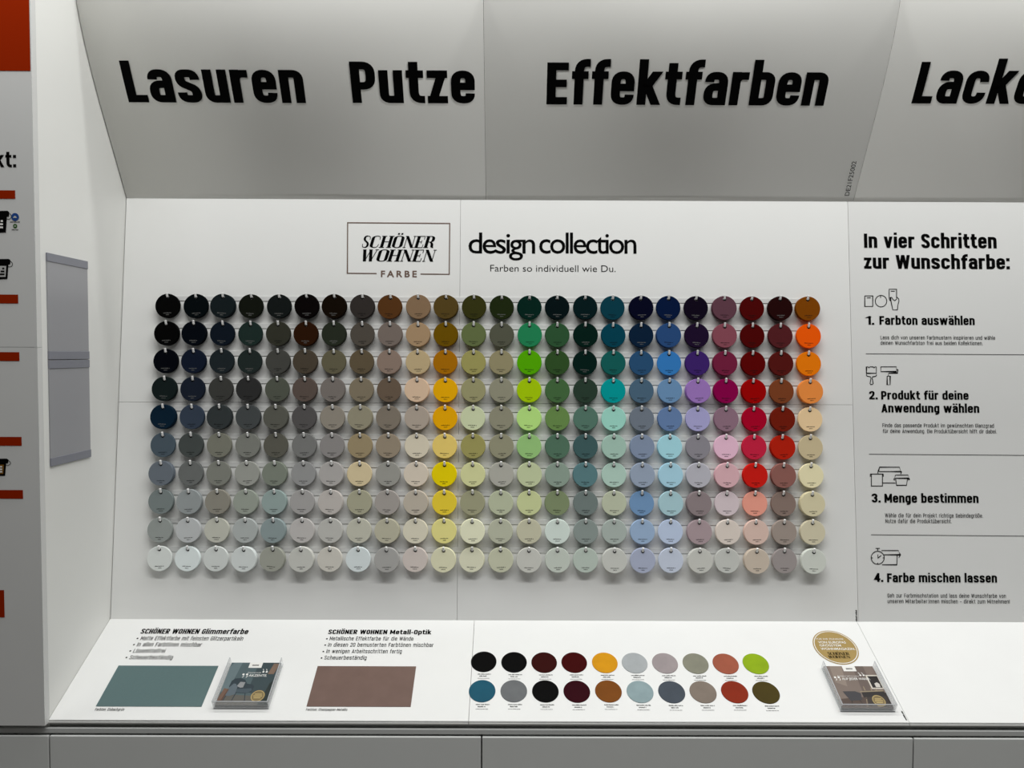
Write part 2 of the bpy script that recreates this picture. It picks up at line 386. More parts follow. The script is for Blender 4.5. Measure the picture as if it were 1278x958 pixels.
# curved header panels
def header(x0, x1, label):
    n = 48; bs = np.linspace(0, HEAD.len, n); P = [HEAD.at(0, b)[1:] for b in bs]; Q = [HEAD.at(0, b, -.010)[1:] for b in bs]
    v = []; fc = []
    for x in (x0, x1): v += [(x, *p) for p in P] + [(x, *q) for q in Q]
    for k in range(n - 1):
        fc += [(k, k + 1, 2 * n + k + 1, 2 * n + k)][::1]
        fc += [(n + k, 3 * n + k, 3 * n + k + 1, n + k + 1)]
        fc += [(k, n + k, n + k + 1, k + 1), (2 * n + k, 2 * n + k + 1, 3 * n + k + 1, 3 * n + k)]
    fc += [(0, 2 * n, 3 * n, n), (n - 1, 2 * n - 1, 4 * n - 1, 3 * n - 1)]
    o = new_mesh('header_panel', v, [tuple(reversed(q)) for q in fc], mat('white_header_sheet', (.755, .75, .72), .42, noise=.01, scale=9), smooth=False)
    for p in o.data.polygons: p.use_smooth = len(p.vertices) == 4 and abs(p.normal.x) < .5
    return tag(o, label, 'sign', 'curved header panels above the display')
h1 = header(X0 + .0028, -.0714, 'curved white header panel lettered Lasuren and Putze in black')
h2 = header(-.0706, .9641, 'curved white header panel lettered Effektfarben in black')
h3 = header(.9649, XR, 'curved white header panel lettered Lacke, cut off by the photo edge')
def word(parent, txt, u0, u1, vbase, vcap, S=HEAD, m=BLACK, name='lettering', vb=.232, hb=.182, ww=1.0, xoff=0.0, off=.0008, width=None):
    mb = MB(); art = sans(txt, vb, hb, ww)
    a, b = S.px(u0, vbase); a1, _ = S.px(u1, vbase); _, b1 = S.px((u0 + u1) / 2, vcap); _, bm = S.px((u0 + u1) / 2, vbase)
    put(mb, S, art, a, b, width or (a1 - a), b1 - bm, off)
    return mb.build(name, m, parent)
word(h1, 'Lasuren', 161, 382, 127.5, 75.5); word(h1, 'Putze', 440.5, 593, 128.3, 76.7)
word(h2, 'Effektfarben', 681.8, 1028, 130.2, 77.8)
word(h3, 'Lacke', 1137, 1290, 129, 77)
mb = MB(); art = plain('DE21F25002'); a, b = HEAD.px(1059.5, 244); a1, b1 = HEAD.px(1069, 201)
put(mb, HEAD, art, a, b, math.hypot(a1 - a, b1 - b), .0125, .0008, ang=math.atan2(b1 - b, a1 - a)); mb.build('serial_lettering', INK, h2)

# front panel left of the bay
fp = MB(); slab(FRONT, -2.3, X0 + .001, .0035, .8854, .018, fp); slab(FRONT, -2.3, X0 + .001, .8862, 1.86, .018, fp)
panel = tag(fp.build('product_panel', GREYP), 'grey white product overview panel with orange bars left of the side wall', 'sign')
def rect_px(S, u0, v0, u1, v1, off, mb):
    a0, b0 = S.px(u0, v1); a1, b1 = S.px(u1, v0); mb.poly(S, [(a0, b0), (a1, b0), (a1, b1), (a0, b1)], off)
a1, b0 = FRONT.px(38.3, 88.5); mb = MB(); mb.poly(FRONT, [(-2.3, b0), (a1, b0), (a1, 1.86), (-2.3, 1.86)], .0006); mb.build('orange_header', ORANGE, panel)
for u1, v0, v1 in ((19.3, 237.5, 248), (23, 367.5, 378.5), (24.5, 439.3, 450.3), (27.3, 545, 556), (29, 611.3, 622), (6, 736, 770)):
    mb = MB(); a1, b0 = FRONT.px(u1, v1); _, b1 = FRONT.px(u1, v0); mb.poly(FRONT, [(-2.25, b0), (a1, b0), (a1, b1), (-2.25, b1)], .0006)
    mb.build('orange_bar', ORANGE, panel)
a1, b = FRONT.px(20.5, 208.6); _, b1 = FRONT.px(20, 189.5); mb = MB(); art = sans('Projekt:'); wdt = art[2] * (b1 - b); put(mb, FRONT, art, a1 - wdt, b, wdt, b1 - b); mb.build('lettering', BLACK, panel)
OCHRE = mat('ochre_print', (.22, .10, .012), .6); BLUE = mat('blue_print', (.012, .06, .25), .5); GREEN = mat('green_print', (.03, .11, .015), .5)
def bucket(u1, v0, v1, ulid, labelm):
    """printed picture of a lidded paint bucket"""
    mb = MB(); a1, b0 = FRONT.px(u1, v1); al, b1 = FRONT.px(ulid, v0); h = b1 - b0; w_ = .062; bl = b1 - .26 * h
    mb.poly(FRONT, [(al - w_ * 1.08, b1 - .02 * h), (al - .004, b1), (al, b1 - .06 * h), (al - .001, bl), (al - w_ * 1.07, bl)], .0007)
    mb.poly(FRONT, [(a1 - w_ + .004, b0), (a1 - .003, b0 + .04 * h), (a1, bl), (a1 - w_ + .001, bl)], .0007)
    o = mb.build('bucket_picture', BLACK, panel)
    mb = MB(); mb.poly(FRONT, [(a1 - w_ * .8, b0 + .12 * h), (a1 - .007, b0 + .14 * h), (a1 - .005, bl - .08 * h), (a1 - w_ * .8, bl - .08 * h)], .0010); mb.build('bucket_label', labelm, o)
    mb = MB()
    for k in range(3): mb.poly(FRONT, [(a1 - .022 + .004 * k, b0 + (.22 + .14 * k) * h), (a1 - .009, b0 + (.22 + .14 * k) * h), (a1 - .009, b0 + (.30 + .14 * k) * h), (a1 - .022 + .004 * k, b0 + (.30 + .14 * k) * h)], .0013)
    mb.build('bucket_print', INK if labelm is CREAM2 else CREAM, o)
    mb = MB(); vv, ff = pen(rounded([(al, bl + .16 * h), (al + .006, bl + .02 * h), (al + .001, bl - .12 * h), (a1 - .001, bl - .1 * h)], .004), .0012, .0012, .01); mb.add([FRONT.at(v[0], v[1], .0008) for v in vv], ff); mb.build('bucket_handle', FAINT, o)
CREAM2 = mat('grey_white_print', (.5, .5, .49), .6)
bucket(9.3, 263, 291, 11.8, BLACK); bucket(11.2, 323, 349, 13.3, CREAM2); bucket(8.3, 572, 594.2, 10.8, OCHRE)
for u, v, r, m in ((19, 270.7, .0088, BLUE), (19.1, 282, .0048, GREEN)):
    mb = MB(); a, b = FRONT.px(u, v); mb.disc(FRONT, a, b, r, .0007); o = mb.build('badge', m, panel)
    mb = MB(); mb.poly(FRONT, [(a - r * .5, b - r * .25), (a + r * .5, b - r * .25), (a + r * .3, b + r * .15), (a, b + r * .3), (a - r * .3, b + r * .15)], .0010); mb.build('badge_symbol', CREAM2, o)
def ticks(mb, S, a, b, width, h, off, seed=0, ang=0.0):
    """a line of print too small to read: word-like runs of tiny strokes"""
    rng = random.Random(seed); x = 0.0; c, s = math.cos(ang), math.sin(ang)
    while x < width:
        run = min(width - x, h * rng.uniform(2.2, 4.5)); x1 = x + run
        q = x
        while q < x1 - h * .15:
            wq = h * rng.uniform(.22, .42); hh = h * rng.choice([.7, .7, .72, 1.0])
            P = [(q, 0), (min(q + wq, x1), 0), (min(q + wq, x1), hh), (q, hh)]
            mb.poly(S, [(a + p * c - r * s, b + p * s + r * c) for p, r in P], off); q += wq + h * .13
        x = x1 + h * .35
for u, v, wd_, sd in ((13, 277.5, .022, 3), (15, 287, .015, 4)):
    mb = MB(); a, b = FRONT.px(u, v); ticks(mb, FRONT, a, b, wd_, .0026, .0007, sd); mb.build('small_print', FAINT, panel)

# sloping counter in three lengths, each with what is printed on it
SD1, SD2 = -.0955, .9445
def counter(x0, x1, label):
    mb = MB(); slab(DESK, x0, x1, 0.0, DESK.len - .0005, .010, mb, bev=.0008)
    o = tag(mb.build('countertop', DESKM), label, 'counter', 'sloping white countertop lengths')
    e = MB(); e.box((x0 + .0003, 1.7765, .7474), (x1 - .0003, 1.790, .7504), bev=.0006); e.build('edge_strip', ALU, o)
    return o
c1 = counter(X0 + .0008, SD1 - .0004, 'white sloping countertop with teal and bronze sample fields, left length')
c2 = counter(SD1 + .0004, SD2 - .0004, 'white sloping countertop with twenty round metallic samples, middle length')
c3 = counter(SD2 + .0004, XR, 'bare white sloping countertop length below the four step info panel')
t = MB(); t.box((-2.3, 1.786, .7245), (XR, 1.80, .7474)); structure(t.build('trim_2', mat('dark_recess_trim', (.42, .425, .415), .6)))
t = MB(); t.box((-2.3, 1.7755, .7245), (XR, 1.7855, .7366), bev=.0012); structure(t.build('trim_1', mat('grey_rail_lacquer', (.50, .51, .50), .4)))
CAB = (-2.095, -1.0792, -.0645, .9514, XR)
labs = ('grey base cabinet below the product overview panel', 'grey base cabinet below the left countertop length', 'grey base cabinet below the twenty round metallic samples', 'grey base cabinet at the right below the bare countertop')
for k in range(4):
    x0, x1 = CAB[k], CAB[k + 1]
    mb = MB(); mb.box((x0 + .001, 1.795, .10), (x1 - .001, 2.35, .7215)); o = tag(mb.build('base_cabinet', GREY), labs[k], 'cabinet', 'grey base cabinets')
    d = MB(); d.box((x0 + .0016, 1.772, .12), (x1 - .0016, 1.7945, .7196), bev=.0016); d.build('drawer_front', GREY, o)
    p = MB(); p.box((x0 + .001, 1.83, 0), (x1 - .001, 2.35, .0995)); p.build('plinth', mat('dark_plinth', (.05, .05, .05), .6), o)

# info panel on the right
ip = MB(); slab(WALL, SEAM_I + .0006, XR, -.008, WALL.len, .016, ip)
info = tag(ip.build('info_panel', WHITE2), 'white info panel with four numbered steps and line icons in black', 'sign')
def P2(x, y): return 1060 + x / 5.32, 270 + y / 5.32
def P3(x, y): return 1060 + x / 5.862, 440 + y / 5.862
def P4(x, y): return 1060 + x / 4.56, 570 + y / 4.56
def line(parent, P, txt, x0, x1, base, cap, bold=True, name=None, S=WALL, m=None, vb=None, ww=1.0):
    u0, v = P(x0, base); u1, _ = P(x1, base); _, vc = P(x0, cap)
    vb = vb or (.225 if bold else .12)
    return word(parent, txt, u0, u1, v, vc, S, m or (BLACK if bold else FAINT), name or ('heading_lettering' if bold else 'body_text'), vb, vb * (.82 if bold else .95), ww)
line(info, P2, 'In vier Schritten', 98, 978, 208, 114); line(info, P2, 'zur Wunschfarbe:', 98, 1065, 346, 255)
line(info, P2, '1.', 118, 165, 718, 661, name='step_number'); line(info, P2, 'Farbton auswählen', 200, 832, 718, 661)
line(info, P2, 'Lass dich von unseren Farbmustern inspirieren und wähle', 207, 967, 815, 791, False); line(info, P2, 'deinen Wunschfarbton frei aus beiden Kollektionen.', 207, 885, 851, 827, False)
line(info, P3, '2.', 145, 207, 340, 280, name='step_number'); line(info, P3, 'Produkt für deine', 233, 872, 341, 280); line(info, P3, 'Anwendung wählen', 235, 950, 436, 374)
line(info, P3, 'Finde das passende Produkt im gewünschten Glanzgrad', 242, 1057, 544, 517, False); line(info, P3, 'für deine Anwendung. Die Produktübersicht hilft dir dabei.', 245, 1078, 586, 559, False)
line(info, P4, '3.', 127, 178, 258, 208, name='step_number'); line(info, P4, 'Menge bestimmen', 200, 735, 259, 209)
line(info, P4, 'Wähle die für dein Projekt richtige Gebindegröße.', 203, 760, 343, 321, False); line(info, P4, 'Nutze dafür die Produktübersicht.', 205, 582, 375, 353, False)
line(info, P4, '4.', 142, 193, 710, 660, name='step_number'); line(info, P4, 'Farbe mischen lassen', 215, 840, 712, 662)
line(info, P4, 'Geh zur Farbmischstation und lass deine Wunschfarbe von', 217, 890, 799, 777, False); line(info, P4, 'unseren Mitarbeiter:innen mischen – direkt zum Mitnehmen!', 217, 912, 831, 809, False)
LW = .0021
def icon(P, strokes, circles=()):
    mb = MB()
    for s in strokes: stroke_px(mb, WALL, [P(*q) for q in s], LW)
    for x, y, r in circles:
        stroke_px(mb, WALL, [P(x + r * math.cos(k * math.pi / 16), y + r * math.sin(k * math.pi / 16)) for k in range(33)], LW)
    return mb.build('line_icon', INK, info)
icon(P2, [[(102, 527), (155, 527), (155, 597), (102, 597), (102, 526)], [(115, 540), (142, 540)], [(207, 527), (207, 540)],
          [(264, 545), (264, 483), (313, 483), (313, 540)], [(275, 496), (301, 496)],
          [(264, 545), (270, 558), (276, 562), (288, 620), (319, 620), (321, 592), (329, 562), (328, 548), (316, 536), (313, 548), (302, 559), (290, 552), (280, 536), (272, 537), (276, 562)]], [(210, 562, 38)])
icon(P3, [[(135, 103), (125, 103), (125, 150), (197, 150), (197, 103), (188, 103), (182, 110), (172, 103), (150, 103), (144, 110), (135, 103)],
          [(125, 158), (126, 167), (133, 172), (155, 176), (158, 186), (151, 225), (155, 232), (169, 232), (174, 225), (167, 186), (170, 176), (192, 172), (198, 166), (198, 158)],
          [(230, 103), (344, 103), (344, 138), (230, 138), (230, 102)], [(344, 120), (354, 124), (352, 148), (286, 150), (286, 170)],
          [(276, 171), (298, 171), (298, 234), (276, 234), (276, 170)]])
icon(P4, [[(170, 83), (165, 80), (172, 58), (285, 58), (292, 83), (168, 83)], [(292, 80), (296, 84), (292, 98)], [(165, 80), (161, 88), (164, 94)], [(190, 148), (262, 148)],
          [(125, 97), (188, 97), (188, 165), (125, 165), (125, 97)], [(119, 97), (193, 97)], [(119, 97), (119, 112)], [(193, 97), (193, 112)],
          [(262, 103), (334, 103), (340, 121), (256, 121), (262, 103)], [(263, 121), (268, 161), (325, 161), (331, 121)], [(256, 121), (253, 129), (261, 131)], [(340, 121), (342, 127), (334, 130)]])
icon(P4, [[(149, 520), (173, 520)], [(161, 520), (161, 536)], [(162, 555), (162, 575), (181, 560)], [(126, 574), (133, 574)], [(190, 574), (197, 574)], [(161, 609), (161, 602)],
          [(182, 532), (279, 532), (287, 556), (196, 556)], [(272, 557), (270, 613), (186, 613)], [(284, 545), (291, 556), (281, 573)]], [(161, 573, 37)])
for u0, v0, u1, v1 in ((1080.5, 441.3, 1500, 443.9), (1084.5, 566.5, 1500, 569.6), (1087, 667.0, 1500, 670.6)):
    mb = MB(); stroke_px(mb, WALL, [(u0, v0), (u1, v1)], .0014); mb.build('divider_line', FAINT, info)
mb = MB(); a, b = WALL.px(1070, 775); ticks(mb, WALL, a - .0005, b, .030, .0045, .0006, 9, math.pi / 2); mb.build('small_print', INK, wall_back)

# logo and slogan above the chips
def L(x, y): return 420 + x / 3.195, 260 + y / 3.195
mb = MB()
stroke_px(mb, WALL, [L(160, 259.5), L(43.5, 258.5), L(44.5, 57), L(451.5, 60), L(449.5, 262.5), L(335, 261.5)], .0030); mb.build('logo_frame', BRONZE, wall_back)
def art_px(parent, art, P, x0, x1, base, cap, S, m, name):
    u0, v = P(x0, base); u1, _ = P(x1, base); _, vc = P((x0 + x1) / 2, cap)
    a, b = S.px(u0, v); a1, _ = S.px(u1, v); um = (u0 + u1) / 2; _, b1 = S.px(um, vc); _, bm = S.px(um, v)
    mb = MB(); put(mb, S, art, a, b, a1 - a, b1 - bm); return mb.build(name, m, parent)
art_px(wall_back, serif('SCHÖNER'), L, 97, 400, 156.5, 109, WALL, BLACK, 'logo_lettering'); art_px(wall_back, serif('WOHNEN'), L, 93, 400, 211, 163.5, WALL, BLACK, 'logo_lettering')
art_px(wall_back, plain('FARBE', .025, 1.45), L, 177, 320, 273, 248, WALL, BRONZE, 'logo_lettering')
dc = MB(); Vd, Fd, wd_ = plain('design', .004, .84); art_px(wall_back, (Vd, Fd, wd_), L, 526, 792, 178.5, 94, WALL, BLACK, 'slogan_lettering')
art_px(wall_back, plain('collection', .004, .84), L, 808, 1196, 178.5, 94, WALL, BLACK, 'slogan_lettering')
art_px(wall_back, plain('Farben so individuell wie Du.', -.006), L, 613, 1113, 251, 224, WALL, INK, 'slogan_lettering')

# ------------------------------------------------------------------ hook rails and the paint chips that hang on them
PITCH_B, B_TOP, A_L, A_R = .07675, .85680, -.9508, .8234
ROWS = '''
020303 070b0d 141a1c 12140f 131616 0a0605 120c06 2c2826 4a2e17 745e48 4a3b1c 2f2f13 1c2410 03211b 021214 07191b 0b3440 03091c 061634 100a18 543640 430808 200a0a 6e3a08
030304 040a0f 0f151d 1b2724 2c2c25 251309 23271f 45403a 665c56 8f775c 5c4407 56603c 4a4b3f 1f7048 29492e 031c17 053847 0c1d31 24406a 1b0f26 75404b 430406 491c1f d9500a
03080d 111724 1b2124 1e2524 3b3b38 3f382f 54503f 514737 77675d a2906f 8f5c0a 88834f 80795d 489207 2b4523 081c18 14504c 244464 2e69a4 351f5c 641d36 500205 4a1513 cc6a0c
131a1a 171c26 333331 282828 464941 4d433e 66605c 6d6454 594c40 b9a088 d6990b 858260 7e7c6b 8fae0c 3c5b37 26362c 058384 41586b 5c7c9e 8766a3 76063e 880304 6b3820 cd7b3b
0c1b28 2c3440 2b2f30 3a3d3e 4b4b45 474545 79736a 7c7766 6c645a 93887d cf930b afb695 7b7968 9dc270 5a7742 49665a 88baad 606873 566d92 908db4 7a5f6d 920823 621a0f cdb18a
3c464e 393d3c 63635a 666762 4c4b44 636362 747170 80735a 7d7263 b5ad9b d2b363 85804e 7d7b67 80a669 466150 374f50 8ba69a 6f7b90 8db8c2 77747b c6a0b3 a81f38 9a1d10 ad9f80
52585f 555756 676862 7e7f7a 666b62 7a7a7a 8f8c8a b0a283 807f7a b3a99b d8b90d b2b385 93928a a3ab89 76857a 4c6a6e 96aea3 7f8a9b 8eb1c0 9b9aa2 b89399 ac1a15 78504a c6be9c
5f6666 767a7b 716e66 7b8078 788583 868483 9b9692 8a8875 86817d 9b9387 c3ab32 84836b 9a9f88 a8ae82 6b7659 5f6967 9ea38f 607d9e 8eaab1 776c6e b3a6aa d58b7b 72625b b4ac8f
757977 969899 9b9b92 8d9190 727d7e 9b9896 9b9a96 9f9e92 999685 b5b09f bfb877 c8c8ac 9b9d8c a6a48f b3bdb7 747d7a 8f9893 8195ae 9fabc0 8f7f83 bab0a8 b8a096 857a73 b1aa93
abaeac b3b9b9 aaadab adb1b0 82837b a3a39e a9a69f b3babb 8b8a88 aca39e b7b59b b8b7a2 a5a692 a9a9a3 a6aca4 9ba59d a9aaa5 8f95a8 a6adbb aaaaa5 a7a8a4 aa9e91 847d7c b0b3ac
'''.split('\n')[1:-1]
ROWS = [r.split() for r in ROWS]
import colorsys
def colour_name(hx):
    r, g, b = (int(hx[k:k + 2], 16) / 255 for k in (0, 2, 4)); h, s, v = colorsys.rgb_to_hsv(r, g, b); h *= 360
    if v < .10: return 'black'
    if s < .10:
        return 'charcoal' if v < .25 else 'dark grey' if v < .38 else 'mid grey' if v < .5 else 'light grey' if v < .64 else 'off white'
    if s < .22:
        warm = 20 <= h <= 75; greenish = 75 < h <= 165; t = 'warm grey' if warm or h < 20 or h > 300 else 'green grey' if greenish else 'blue grey'
        return ('very dark ' if v < .2 else 'dark ' if v < .38 else '' if v < .55 else 'pale ') + t
    if h < 12 or h >= 345: n = 'red' if s > .6 else 'dusty red'
    elif h < 42: n = 'orange' if s > .7 and v > .6 else 'brown' if v < .6 else 'peach' if s > .4 else 'beige'
    elif h < 52: n = 'yellow' if s > .6 and v > .6 else 'ochre brown' if v < .6 else 'sand'
    elif h < 68: n = 'yellow' if s > .6 and v > .6 else 'olive' if v < .6 else 'pale khaki'
    elif h < 155: n = 'green'
    elif h < 195: n = 'teal'
    elif h < 235: n = 'blue'
    elif h < 290: n = 'violet'
    else: n = 'magenta' if s > .6 else 'mauve'
    return ('very dark ' if v < .2 else 'dark ' if v < .42 else '' if v < .68 or s > .6 else 'light ') + n
NUM = ['first', 'second', 'third', 'fourth', 'fifth', 'sixth', 'seventh', 'eighth', 'ninth', 'tenth', 'eleventh', 'twelfth']
def col_words(c): return NUM[c] + ' from left' if c < 12 else NUM[23 - c] + ' from right'
ROWW = ['top row'] + [n + ' row' for n in NUM[1:9]] + ['bottom row']

CH_R, HOLE_R, HOLE_Y, CH_T = .0336, .0049, .0242, .0022
def chip_mesh():
    n = 36; V = []; Fc = []
    bev = .0005; ring = []
    def circ(r, z, cy=0.0, pert=0): 
        k = len(V); V.extend([(r * math.sin(2 * math.pi * i / n), cy + r * math.cos(2 * math.pi * i / n), z) for i in range(n)]); return k
    o0 = circ(CH_R - bev, -CH_T); o1 = circ(CH_R, -CH_T + bev); o2 = circ(CH_R, -bev); o3 = circ(CH_R - bev, 0)
    i3 = circ(HOLE_R, 0, HOLE_Y); i0 = circ(HOLE_R, -CH_T, HOLE_Y)
    def band(a, b): 
        for i in range(n): Fc.append((a + i, a + (i + 1) % n, b + (i + 1) % n, b + i))
    band(o1, o0); band(o2, o1); band(o3, o2); band(i3, o3); band(i0, i3); band(o0, i0)
    me = bpy.data.meshes.new('paint_chip'); me.from_pydata(V, [], Fc)
    me.update(); bm = bmesh.new(); bm.from_mesh(me); bmesh.ops.recalc_face_normals(bm, faces=bm.faces); bm.to_mesh(me); bm.free()
    me.materials.append(None); return me
CHIP = chip_mesh()
class Flat:
    def at(s, a, b, off=0.0): return (a, b, off)
CAPT = []
for k in range(6):
    mb = MB(); w1, w2 = random.uniform(.021, .026), random.uniform(.009, .014)
    ticks(mb, Flat(), -w1 / 2, -.0212, w1, .0026, .00015, 40 + k); ticks(mb, Flat(), -w2 / 2 + .001, -.0262, w2, .0024, .00015, 60 + k)
    me = bpy.data.meshes.new('printed_name'); me.from_pydata(mb.v, [], mb.f); me.materials.append(None); CAPT.append(me)
def frame(a, b, off, rot=0.0):
    o = WALL.at(a, b, off); t = np.array([0, WALL.t[0], WALL.t[1]]); n = np.array([0, WALL.n[0], WALL.n[1]]); x = np.array([1.0, 0, 0])
    c, s = math.cos(rot), math.sin(rot); x2 = x * c + t * s; t2 = -x * s + t * c
    return Matrix(((x2[0], t2[0], n[0], o[0]), (x2[1], t2[1], n[1], o[1]), (x2[2], t2[2], n[2], o[2]), (0, 0, 0, 1)))
def set_mat(o, m):
    o.material_slots[0].link = 'OBJECT'; o.material_slots[0].material = m
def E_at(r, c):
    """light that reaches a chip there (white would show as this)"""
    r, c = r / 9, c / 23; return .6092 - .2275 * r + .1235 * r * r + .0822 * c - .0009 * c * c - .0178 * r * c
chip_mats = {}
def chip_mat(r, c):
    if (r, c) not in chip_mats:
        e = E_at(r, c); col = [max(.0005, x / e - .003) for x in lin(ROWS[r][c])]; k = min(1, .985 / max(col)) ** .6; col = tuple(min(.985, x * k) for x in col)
        chip_mats[r, c] = mat('paint_%02d_%02d' % (r + 1, c + 1), col, .6, spec=.05, noise=.012, scale=30)
    return chip_mats[r, c]
STACK = [[random.choice((4, 4, 5, 5, 6, 7)) for c in range(24)] for r in range(10)]
GAP = .0024; OFF0 = .0060
def front_off(r, c): return OFF0 + GAP * STACK[r][c]
first = None; rest = MB(); rest_idx = []; rest_mats = []
rng = random.Random(3)
CHIPG = 'round paint chips on the hooks'
SECOND_COLS = (0, 1, 2, 21, 22, 23)
for r in range(10):
    for c in range(24):
        a = A_L + (A_R - A_L) * c / 23; b = B_TOP - PITCH_B * r; n = STACK[r][c]; m = chip_mat(r, c); cn = colour_name(ROWS[r][c])
        sway = rng.gauss(0, .022)
        def pose(k, j=1.0):
            """k-th chip from the wall, hanging from the hook a little askew"""
            th = sway + rng.gauss(0, .022) * j; off = OFF0 + GAP * (k + 1)
            return frame(a + HOLE_Y * math.sin(th) + rng.uniform(-.0003, .0003), b + HOLE_Y * (1 - math.cos(th)) - rng.uniform(0, .0003), off, th)
        lum = sum(lin(ROWS[r][c])) / 3
        o = bpy.data.objects.new('paint_chip', CHIP); COL.objects.link(o); set_mat(o, m); o.matrix_world = pose(n - 1)
        tag(o, cn + ' round paint chip, front of hook, ' + ROWW[r] + ', ' + col_words(c), 'paint chip', CHIPG)
        p = bpy.data.objects.new('printed_name', CAPT[rng.randrange(6)]); COL.objects.link(p); set_mat(p, PALE if lum < .018 else INK); p.parent = o
        for k in range(n - 1):
            M = pose(k)
            if k == n - 2 and c in SECOND_COLS:
                q = bpy.data.objects.new('paint_chip', CHIP); COL.objects.link(q); set_mat(q, m); q.matrix_world = M
                tag(q, cn + ' round paint chip, second on hook, ' + ROWW[r] + ', ' + col_words(c), 'paint chip', CHIPG)
            else:
                base = len(rest.v); nf = len(rest.f)
                rest.add([np.array(M @ v.co) for v in CHIP.vertices], [tuple(pp.vertices) for pp in CHIP.polygons])
                if m not in rest_mats: rest_mats.append(m)
                rest_idx += [rest_mats.index(m)] * (len(rest.f) - nf)
ro = rest.build('paint_chips', None)
for m in rest_mats: ro.data.materials.append(m)
ro.data.polygons.foreach_set('material_index', rest_idx)
tag(ro, 'remaining round paint chips stacked on the hooks behind the front ones', 'paint chip', CHIPG, 'stuff')

# hooks: a white peg that turns up in front of the chips, and a black disc painting the shade inside the hole
def hook_mesh(front):
    V = []; Fc = []; mi = []
    def tube(P, r, n=10, cap=True):
        k0 = len(V)
        for i, p in enumerate(P):
            t = np.array(P[min(i + 1, len(P) - 1)]) - np.array(P[max(i - 1, 0)]); t /= np.linalg.norm(t)
            u = np.array([1.0, 0, 0]); v = np.cross(t, u)
            for j in range(n): V.append(tuple(np.array(p) + r * (u * math.cos(2 * math.pi * j / n) + v * math.sin(2 * math.pi * j / n))))
        for i in range(len(P) - 1):
            for j in range(n): Fc.append((k0 + i * n + j, k0 + i * n + (j + 1) % n, k0 + (i + 1) * n + (j + 1) % n, k0 + (i + 1) * n + j)); mi.append(0)
        Fc.append(tuple(range(k0 + (len(P) - 1) * n, k0 + len(P) * n))); mi.append(0)
    sy = HOLE_Y + .0016
    L_ = .0092; an = math.radians(68)
    tube([(0, HOLE_Y, .002), (0, HOLE_Y, front - .0008)], .0026)
    P = [(0, sy - .001, front - .0006)] + [(0, sy + .0005 + k * L_ / 4 * math.sin(an), front + .0008 + k * L_ / 4 * math.cos(an)) for k in range(5)]
    tube(P, .0030)
    k0 = len(V); n = 16
    V.extend([(.0040 * math.cos(2 * math.pi * j / n), HOLE_Y - .0002 + .0040 * math.sin(2 * math.pi * j / n), front - .0007) for j in range(n)]); Fc.append(tuple(range(k0, k0 + n))); mi.append(1)
    me = bpy.data.meshes.new('hook'); me.from_pydata(V, [], Fc); me.materials.append(PEG); me.materials.append(HOLE_SHADE)
    me.polygons.foreach_set('material_index', mi)
    bm = bmesh.new(); bm.from_mesh(me); bmesh.ops.recalc_face_normals(bm, faces=[f_ for f_ in bm.faces if f_.material_index == 0]); bm.to_mesh(me); bm.free(); return me
HOOKS = {n: hook_mesh(OFF0 + GAP * n) for n in range(4, 9)}
for r in range(10):
    b = B_TOP - PITCH_B * r + HOLE_Y - .001
    mb = MB(); mb.box((-.967, b - .0065, .0002), (.842, b + .0065, .0016), M=lambda x, y, z: WALL.at(x, y, z), bev=.0004)
    rail = tag(mb.build('hook_rail', RAILM), 'thin white hook rail carrying the ' + ROWW[r] + ' of paint chips', 'rail', 'white hook rails on the back wall')
    for c in range(24):
        a = A_L + (A_R - A_L) * c / 23
        h = bpy.data.objects.new('hook', HOOKS[STACK[r][c]]); COL.objects.link(h); h.parent = rail
        h.matrix_world = frame(a, B_TOP - PITCH_B * r, 0.0)

# ------------------------------------------------------------------ poster holders on the left side wall
SIDE = Side(X0)
SHEET = mat('smoky_clear_sheet', (.34, .34, .36), .3, spec=.4, noise=.02, scale=4); STRIP = mat('grey_clamp_strip', (.235, .24, .275), .4)
for z0, z1, lab in ((1.601, 1.851, 'upper grey poster holder with clamp strips on the left side wall'), (1.349, 1.600, 'lower grey poster holder with clamp strips on the left side wall')):
    s = MB(); s.box((X0 + .0005, 1.8055, z0 + .019), (X0 + .0030, 1.977, z1 - .019)); o = tag(s.build('poster_holder', SHEET), lab, 'poster holder', 'poster holders on the side wall')
    for q0, q1 in ((z0 + .0004, z0 + .020), (z1 - .020, z1 - .0004)):
        s = MB(); s.box((X0 + .0004, 1.805, q0), (X0 + .0045, 1.9775, q1), bev=.0008); s.build('clamp_strip', STRIP, o)

# ------------------------------------------------------------------ what is printed on and set on the counter
def D5(x, y): return 50 + x / 3.994, 760 + y / 3.994
def D6(x, y): return 360 + x / 4.8375, 760 + y / 4.8375
line(c1, D5, 'SCHÖNER WOHNEN Glimmerfarbe', 498, 1035, 122.5, 98, S=DESK)
for P, rows in ((D5, (('Matte Effektfarbe mit feinsten Glitzerpartikeln', 482, 498, 1010, 155, 135), ('In allen Farbtönen mischbar', 464, 480, 803, 186, 166), ('Lösemittelfrei', 446, 462, 620, 217.5, 198), ('Scheuerbeständig', 427, 443, 658, 250, 230))),
                (D6, (('Metallische Effektfarbe für die Wände', 228, 247, 753, 188, 166), ('In diesen 20 bemusterten Farbtönen mischbar', 218, 237, 875, 226, 203), ('In wenigen Arbeitsschritten fertig', 207, 227, 683, 265, 242), ('Scheuerbeständig', 196, 215, 470, 304, 281)))):
    for txt, xb, x0, x1, base, cap in rows:
        o = line(c1, P, txt, x0, x1, base, cap, False, S=DESK, vb=.125, m=INK)
        mb = MB(); u, v = P(xb + 4, base - 9); a, b = DESK.px(u, v); mb.disc(DESK, a, b, .0023, .0006, 12); mb.build('bullet', BLACK, c1)
